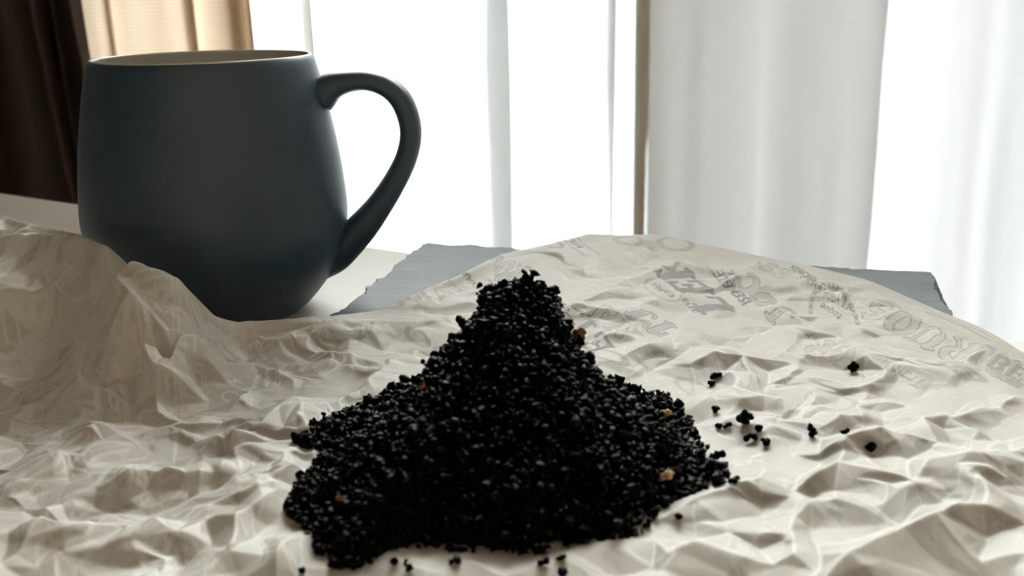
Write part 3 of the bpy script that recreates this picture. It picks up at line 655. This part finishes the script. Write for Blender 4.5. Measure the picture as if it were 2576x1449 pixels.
back = sstep(Rm, .30, .36) * sstep(XX, -.06, .0)             # calm upper right of the sheet
left = 1 - sstep(XX, -.07, -.03); near = 1 - sstep(Rm, .20, .26)
lump = left * sstep(Rm, .30, .34)
kA = 1 + .55 * left - .1 * back - .15 * near; kB = .8 - .3 * back + .6 * left - .35 * near - .1 * lump; kC = .8 - .45 * back - .4 * near + .4 * left
tap = np.clip((1 - tt_) / 0.04, 0.15, 1)[:, None]
pd = np.hypot((XX - pile_c[0]), (YY - pile_c[1]))
flat = .35 + .65 * sstep(pd, .03, .06)
crum = (bil(LA, XX + (wx - XX) * .35, YY + (wy - YY) * .35, RS) * kA + bil(LB, wx, wy, RS) * kB + bil(LC, wx, wy, RS) * kC) * flat 
ZZ = bz + crum * tap
hm = sstep(np.hypot(XX - PX, YY - PY) / np.interp(np.arctan2(YY - PY, XX - PX), oa3, or3), .86, 1.16)     # pressed flat under the heap
ZZ = ZZ * hm + np.minimum(ZZ, .0082) * (1 - hm)
floor_z = np.full_like(ZZ, .0012)
# where the slate lies underneath the sheet rides over it
sp = poly; ins = np.full(ZZ.shape, 9.0)
for i in range(len(sp)):
    a, b = sp[i], sp[(i + 1) % len(sp)]; L = np.linalg.norm(b - a)
    ins = np.minimum(ins, -((b[0] - a[0]) * (a[1] - YY) - (a[0] - XX) * (b[1] - a[1])) / L * -1)
if not np.any(ins > .05): ins = -ins
floor_z = .0012 + .0058 * sstep(ins, -.03, -.001)
ZZ = np.where(ZZ < floor_z + .002, floor_z + .002 * np.exp((ZZ - floor_z - .002) / .002), ZZ)
idx = np.arange(NA * NR).reshape(NR, NA)
f = np.stack([idx[:-1, :-1], idx[:-1, 1:], idx[1:, 1:], idx[1:, :-1]], -1).reshape(-1, 4)
pv = np.stack([XX, YY, ZZ], -1).reshape(-1, 3)
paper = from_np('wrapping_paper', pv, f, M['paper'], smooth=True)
ink = bil(INK, XX.ravel(), YY.ravel(), IS)
# light along hard creases painted as whitening, where greaseproof paper also goes white
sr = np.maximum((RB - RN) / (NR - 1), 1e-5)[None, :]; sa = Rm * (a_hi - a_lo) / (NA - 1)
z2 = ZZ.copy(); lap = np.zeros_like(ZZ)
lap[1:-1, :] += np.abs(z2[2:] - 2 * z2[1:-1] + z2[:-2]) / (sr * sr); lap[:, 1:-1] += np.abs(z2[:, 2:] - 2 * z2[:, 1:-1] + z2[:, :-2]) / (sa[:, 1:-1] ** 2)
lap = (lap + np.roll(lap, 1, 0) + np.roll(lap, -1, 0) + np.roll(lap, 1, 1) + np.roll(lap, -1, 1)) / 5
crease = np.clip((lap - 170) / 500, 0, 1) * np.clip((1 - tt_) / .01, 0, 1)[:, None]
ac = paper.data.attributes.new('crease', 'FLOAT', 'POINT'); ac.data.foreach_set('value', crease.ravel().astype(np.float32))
at = paper.data.attributes.new('ink', 'FLOAT', 'POINT'); at.data.foreach_set('value', ink.astype(np.float32))
tag(paper, 'crumpled off-white greaseproof paper printed with grey vintage lettering, spread over slate and table', 'paper')
def paper_z(x, y):
    a = math.atan2(x, y); r = math.hypot(x, y); i = (a - a_lo) / (a_hi - a_lo) * (NA - 1); rb = np.interp(a, az_e, r_e)
    j = (r - RN) / (rb - RN) * (NR - 1)
    i = int(min(max(i, 0), NA - 1)); j = int(min(max(j, 0), NR - 1)); return float(ZZ[j, i])
def on_sheet(px, py, dz=0.0):
    z = .01
    for _ in range(14):
        p = at_z(px, py, z + dz); z = .5 * z + .5 * paper_z(p[0], p[1])
    p = at_z(px, py, z + dz); return p[0], p[1], paper_z(p[0], p[1])

# ------------------------------------------------------------------ heap of coffee grounds
ptop = at_y(1300, 716, PY)[2]
# half widths read off the outline, left and right, in metres against height
rows = [(1240, 1372, 722), (1212, 1396, 738), (1204, 1408, 760), (1200, 1412, 790), (1155, 1425, 832), (1088, 1470, 890), (1045, 1500, 945), (1003, 1555, 985), (930, 1612, 1020), (860, 1690, 1048), (785, 1728, 1085)]
pl = [(0, ptop)]; pr_ = [(0, ptop)]
for l, r_, y in rows:
    a, b = at_y(l, y, PY), at_y(r_, y, PY); q_ = 1 - .16 * float(np.clip((y - 780) / 60, 0, 1)); pl.append(((PX - a[0]) * q_ - .0006, a[2])); pr_.append(((b[0] - PX) * q_ - .0006, b[2]))
pl.append((float(np.interp(math.pi, oa3, or3)), zb - .001)); pr_.append((float(np.interp(0, oa3, or3)), zb - .001))
pl, pr_ = np.array(pl), np.array(pr_)
pl[:, 0] = np.maximum.accumulate(pl[:, 0] + np.arange(len(pl)) * 1e-6); pr_[:, 0] = np.maximum.accumulate(pr_[:, 0] + np.arange(len(pr_)) * 1e-6)
def heap_z(x, y):
    dx, dy = x - PX, y - PY; r = np.hypot(dx, dy); a = np.arctan2(dy, dx); R = np.interp(a, oa3, or3)
    t = r / R; k = .5 + .5 * np.cos(a)
    zl = np.interp(t * pl[-1, 0], pl[:, 0], pl[:, 1]); zr = np.interp(t * pr_[-1, 0], pr_[:, 0], pr_[:, 1])
    kf = np.clip(-np.sin(a), 0, 1) ** 1.3      # fuller towards the camera
    z_ = (zl * (1 - k) + zr * k) * (1 - kf) + (zb + (ptop - zb) * np.clip(1 - t, 0, 1) ** .78) * kf
    return np.maximum(z_, zb + .0034 * np.sqrt(np.clip(1.02 - t, 0, 1))), t
na, nr_ = 160, 60
a = np.arange(na) * 2 * math.pi / na; R = np.interp(a, oa3, or3) * .97
v = []
for j in range(nr_ + 1):
    t = j / nr_; x = PX + np.cos(a) * R * t; y = PY + np.sin(a) * R * t; z, _ = heap_z(x, y)
    z = z - .0009 + rng.normal(size=na) * .0003
    if j == nr_: z = z * 0 + .0084
    v += list(zip(x, y, z))
f = [(j * na + i, j * na + (i + 1) % na, (j + 1) * na + (i + 1) % na, (j + 1) * na + i) for j in range(nr_) for i in range(na)]
core_v, core_f = np.array(v), np.array(f)
def lump_shape(g, sub=1, rough=.34):
    bm = bmesh.new(); bmesh.ops.create_icosphere(bm, subdivisions=sub, radius=1)
    vv = np.array([q.co[:] for q in bm.verts]); ff = np.array([[q.index for q in t.verts] for t in bm.faces]); bm.free()
    return vv * (1 + g.normal(size=len(vv))[:, None] * rough).clip(.5, 1.6), ff
g = np.random.default_rng(21)
shapes = [lump_shape(g) for _ in range(10)]
def rotm(g):
    q = g.normal(size=4); q /= np.linalg.norm(q); w_, x, y, z = q
    return np.array([[1 - 2 * (y * y + z * z), 2 * (x * y - z * w_), 2 * (x * z + y * w_)], [2 * (x * y + z * w_), 1 - 2 * (x * x + z * z), 2 * (y * z - x * w_)], [2 * (x * z - y * w_), 2 * (y * z + x * w_), 1 - 2 * (x * x + y * y)]])
V_, F_, off = [core_v], [np.vstack([core_f[:, [0, 1, 2]], core_f[:, [0, 2, 3]]])], len(core_v)
cnt = 0
while cnt < 8600:
    x, y = PX + g.uniform(-.085, .085), PY + g.uniform(-.085, .07)
    z, t = heap_z(np.array(x), np.array(y)); e = 6e-4
    if t > 1.02: continue
    zx = (heap_z(np.array(x + e), np.array(y))[0] - z) / e; zy = (heap_z(np.array(x), np.array(y + e))[0] - z) / e
    if g.random() > math.sqrt(1 + min(zx * zx + zy * zy, 9)) / 3.2: continue
    nn = np.array([-zx, -zy, 1.0]); nn /= np.linalg.norm(nn)
    s = float(np.clip(g.lognormal(-.05, .3), .5, 1.8)) * .00085
    if t > .97: z = max(float(z), paper_z(x, y) + s * .4)
    p = np.array([x, y, float(z)]) + nn * s * g.uniform(-.4, .9)
    # now and then a little stack of granules stands out of the slope
    k = 1 if g.random() > (.10 if t > .2 else .03) else int(g.integers(2, 4))
    for _ in range(k):
        sv, sf = shapes[int(g.integers(10))]
        q = (sv * (s * g.uniform(.7, 1.25, 3))) @ rotm(g).T + p
        V_.append(q); F_.append(sf + off); off += len(q); cnt += 1
        p = p + nn * s * 1.1 + g.normal(size=3) * s * .6
heap = from_np('coffee_grounds', np.vstack(V_), np.vstack(F_), M['grounds'])
tag(heap, 'tall black heap of crumbly used coffee grounds in the middle of the paper', 'coffee grounds', kind='stuff')

# ------------------------------------------------------------------ loose granules and husks, each a thing
def clump(name, px, py, spec, m, label, group=None, size=1.0, dist=None, cat='granule'):
    """spec: list of (dx, dz, radius) in screen-like millimetres for the lumps that make one granule"""
    if dist is None:
        x, y, z = on_sheet(px, py + 8)
    else:
        x, y, z = at_y(px, py, dist - .005); z -= .0009 * size
    gg = np.random.default_rng(int(px * 7 + py)); V, Fc, of = [], [], 0
    for dx, dz, r_ in spec:
        sv, sf = lump_shape(gg, 2, .17)
        q = (sv * (r_ * .001 * size * gg.uniform(.8, 1.15, 3))) @ rotm(gg).T + np.array([dx, gg.uniform(-.4, .4), dz]) * .001 * size
        V.append(q); Fc.append(sf + of); of += len(q)
    V = np.vstack(V); V[:, 2] -= V[:, 2].min() + .0001
    o = from_np(name, V, np.vstack(Fc), m); o.location = (x, y, z)
    return tag(o, label, cat, group)
LG = 'loose grounds scattered on the paper'
one = [(0, 0, 1.0), (.6, .3, .6), (-.5, .5, .6)]
two = [(-.7, 0, .85), (.7, .4, .9), (.1, .7, .5)]
tall = [(0, 0, .7), (.5, 1.0, .75), (-.6, 1.6, .65), (-.5, 2.4, .6), (.9, .4, .55)]
big = [(0, 0, 1.2), (.9, .5, .95), (-1.0, .3, .95), (0, 1.4, .9), (-.2, .7, 1.1)]
slim = [(-.6, 0, .6), (0, .3, .7), (.7, .6, .6)]
GR = [
    (1800, 945, slim, 1.3, 'upper one of two touching black grains upright behind the heap on the right'),
    (1788, 962, one, .8, 'lower, flatter one of two touching grains right of the heap top slope'),
    (2146, 926, big, .85, 'lone black crumb farthest right and up, below the slate corner'),
    (1800, 1030, one, .9, 'small black crumb on its own, just above a tiny pair, right of the heap'),
    (1807, 1070, one, .8, 'left crumb of the tiny side-by-side pair right of the heap'),
    (1829, 1068, slim, .85, 'right crumb of the tiny side-by-side pair right of the heap'),
    (1873, 1058, big, 1.15, 'largest loose black crumb, lumpy, right of the heap'),
    (1909, 1078, one, .85, 'small crumb just right of the largest loose crumb'),
    (1886, 1103, two, 1.1, 'wide double-lobed crumb just below the largest loose crumb'),
    (1926, 1112, one, 1.0, 'crumb with a pale chip, lowest of the cluster around the largest crumb'),
    (2041, 1090, tall, .95, 'tall branching black crumb standing upright on a crease'),
    (2126, 1086, slim, .85, 'small slanting crumb right of the tall branching one'),
    (2190, 1126, big, .75, 'brownish black blurred crumb on a fold, rightmost of the lower crumbs'),
    (1803, 1149, slim, 1.5, 'long brownish crumb lying just off the right foot of the heap'),
    (1784, 1168, slim, .8, 'tiny upright chip between the heap foot and the long brownish crumb'),
    (1845, 1208, slim, 1.0, 'flat little crumb alone beyond the right tip of the heap'),
    (1706, 1298, one, .75, 'dark crumb on the fold below the right end of the heap'),
    (760, 1434, one, .65, 'blurred crumb at the bottom edge, left of the heap'),
    (992, 1414, one, .75, 'blurred round crumb in front of the heap, left of the elongated one'),
    (1027, 1432, tall, .7, 'elongated dark crumb at the bottom edge in front of the heap'),
    (1143, 1410, two, .8, 'crumb with a side arm in front of the heap, midway along its lower edge'),
    (1368, 1414, two, .75, 'blurred crumb in front of the heap, left of a slanting one'),
    (1412, 1402, slim, .85, 'slanting thin crumb between two blurred crumbs in front of the heap'),
    (1429, 1367, slim, .9, 'dark chip nearest under the front edge of the heap on its right'),
    (1415, 1440, one, .85, 'crumb cut by the bottom edge, below the slanting thin one'),
]
for px, py, spec, s, lab in GR:
    clump('coffee_granule', px, py, spec, M['grounds'], lab, LG, s * 1.12)
clump('coffee_granule', 768, 1118, [(0, 0, 1.2), (1.2, .3, 1.2), (-1.2, .2, .9), (.3, 1.4, 1.1), (-.7, 1.2, .8), (1.4, 1.5, .7), (-.2, 2.2, .6)], M['grounds'], 'knobbly black clump at the left tip of the heap', LG, 1.0)
# curled twig by the right slope
def twig():
    x, y, z = on_sheet(1672, 1030)
    pts = catmull([(0, 0, 0), (.0004, 0, .0016), (-.0004, .0003, .0030), (-.0016, .0004, .0038), (-.0028, .0002, .0036)], 6)
    tn = np.gradient(pts, axis=0); tn /= np.linalg.norm(tn, axis=1)[:, None]; v = []
    for i, p in enumerate(pts):
        b1 = np.cross(tn[i], [0, 1, 0]); b1 /= np.linalg.norm(b1); rr = .0006 * (1 + .25 * math.sin(i * 2.1))
        for j in range(10):
            a = j * math.pi / 5; v.append(p + (b1 * math.cos(a) + np.array([0, 1, 0]) * math.sin(a)) * rr)
    n = len(pts); f = [(i * 10 + j, i * 10 + (j + 1) % 10, (i + 1) * 10 + (j + 1) % 10, (i + 1) * 10 + j) for i in range(n - 1) for j in range(10)] + [tuple(range(10)), tuple(range((n - 1) * 10, n * 10))]
    o = from_py('coffee_granule', v, f, M['grounds']); o.location = (x, y, z - .0003)
    tag(o, 'thin hooked black strand standing up behind the right slope of the heap', 'granule', LG)
twig()
def on_heap(px, py):
    """first point where the sight line meets the heap"""
    for Y in np.linspace(.19, .34, 900):
        p = at_y(px, py, Y); z, t = heap_z(np.array(p[0]), np.array(p[1]))
        if t < 1.05 and p[2] <= z + .0004: return Y
    return PY
HG = 'pale and brown husks in the coffee grounds'
for px, py, spec, s, m, lab in [
    (1662, 1050, [(-1.5, 0, .8), (-.5, .3, .9), (.6, .7, 1.0), (1.5, 1.1, .7)], 1.35, 'husk_pale', 'pale tan husk, the largest, near the top of the right slope of the heap'),
    (1684, 1086, [(-.5, 0, .9), (.5, .2, .9), (0, .6, .7)], .9, 'husk', 'reddish brown husk just below the large pale husk'),
    (1678, 1196, [(-.9, 0, .7), (0, .4, .9), (.9, .5, .7)], 1.05, 'husk_pale', 'tan husk low on the right slope of the heap'),
    (856, 1252, [(-.8, 0, .7), (.2, .3, .9), (.9, 0, .6)], .75, 'husk', 'amber husk low on the dark left foot of the heap'),
    (1452, 846, [(-.8, 0, .8), (0, .5, .9), (.9, .7, .8), (.9, -.4, .7)], 1.4, 'husk', 'rusty brown chunk standing out of the upper right slope of the heap'),
    (1508, 936, [(-.4, 0, .7), (.4, .5, .8)], .8, 'husk', 'small brown husk halfway up the right edge of the heap'),
    (1062, 972, [(-.5, 0, .6), (.5, .2, .7)], .8, 'husk', 'small reddish husk on the left slope of the heap')]:
    clump('coffee_husk', px, py, spec, M[m], lab, HG, s, on_heap(px, py), 'husk')
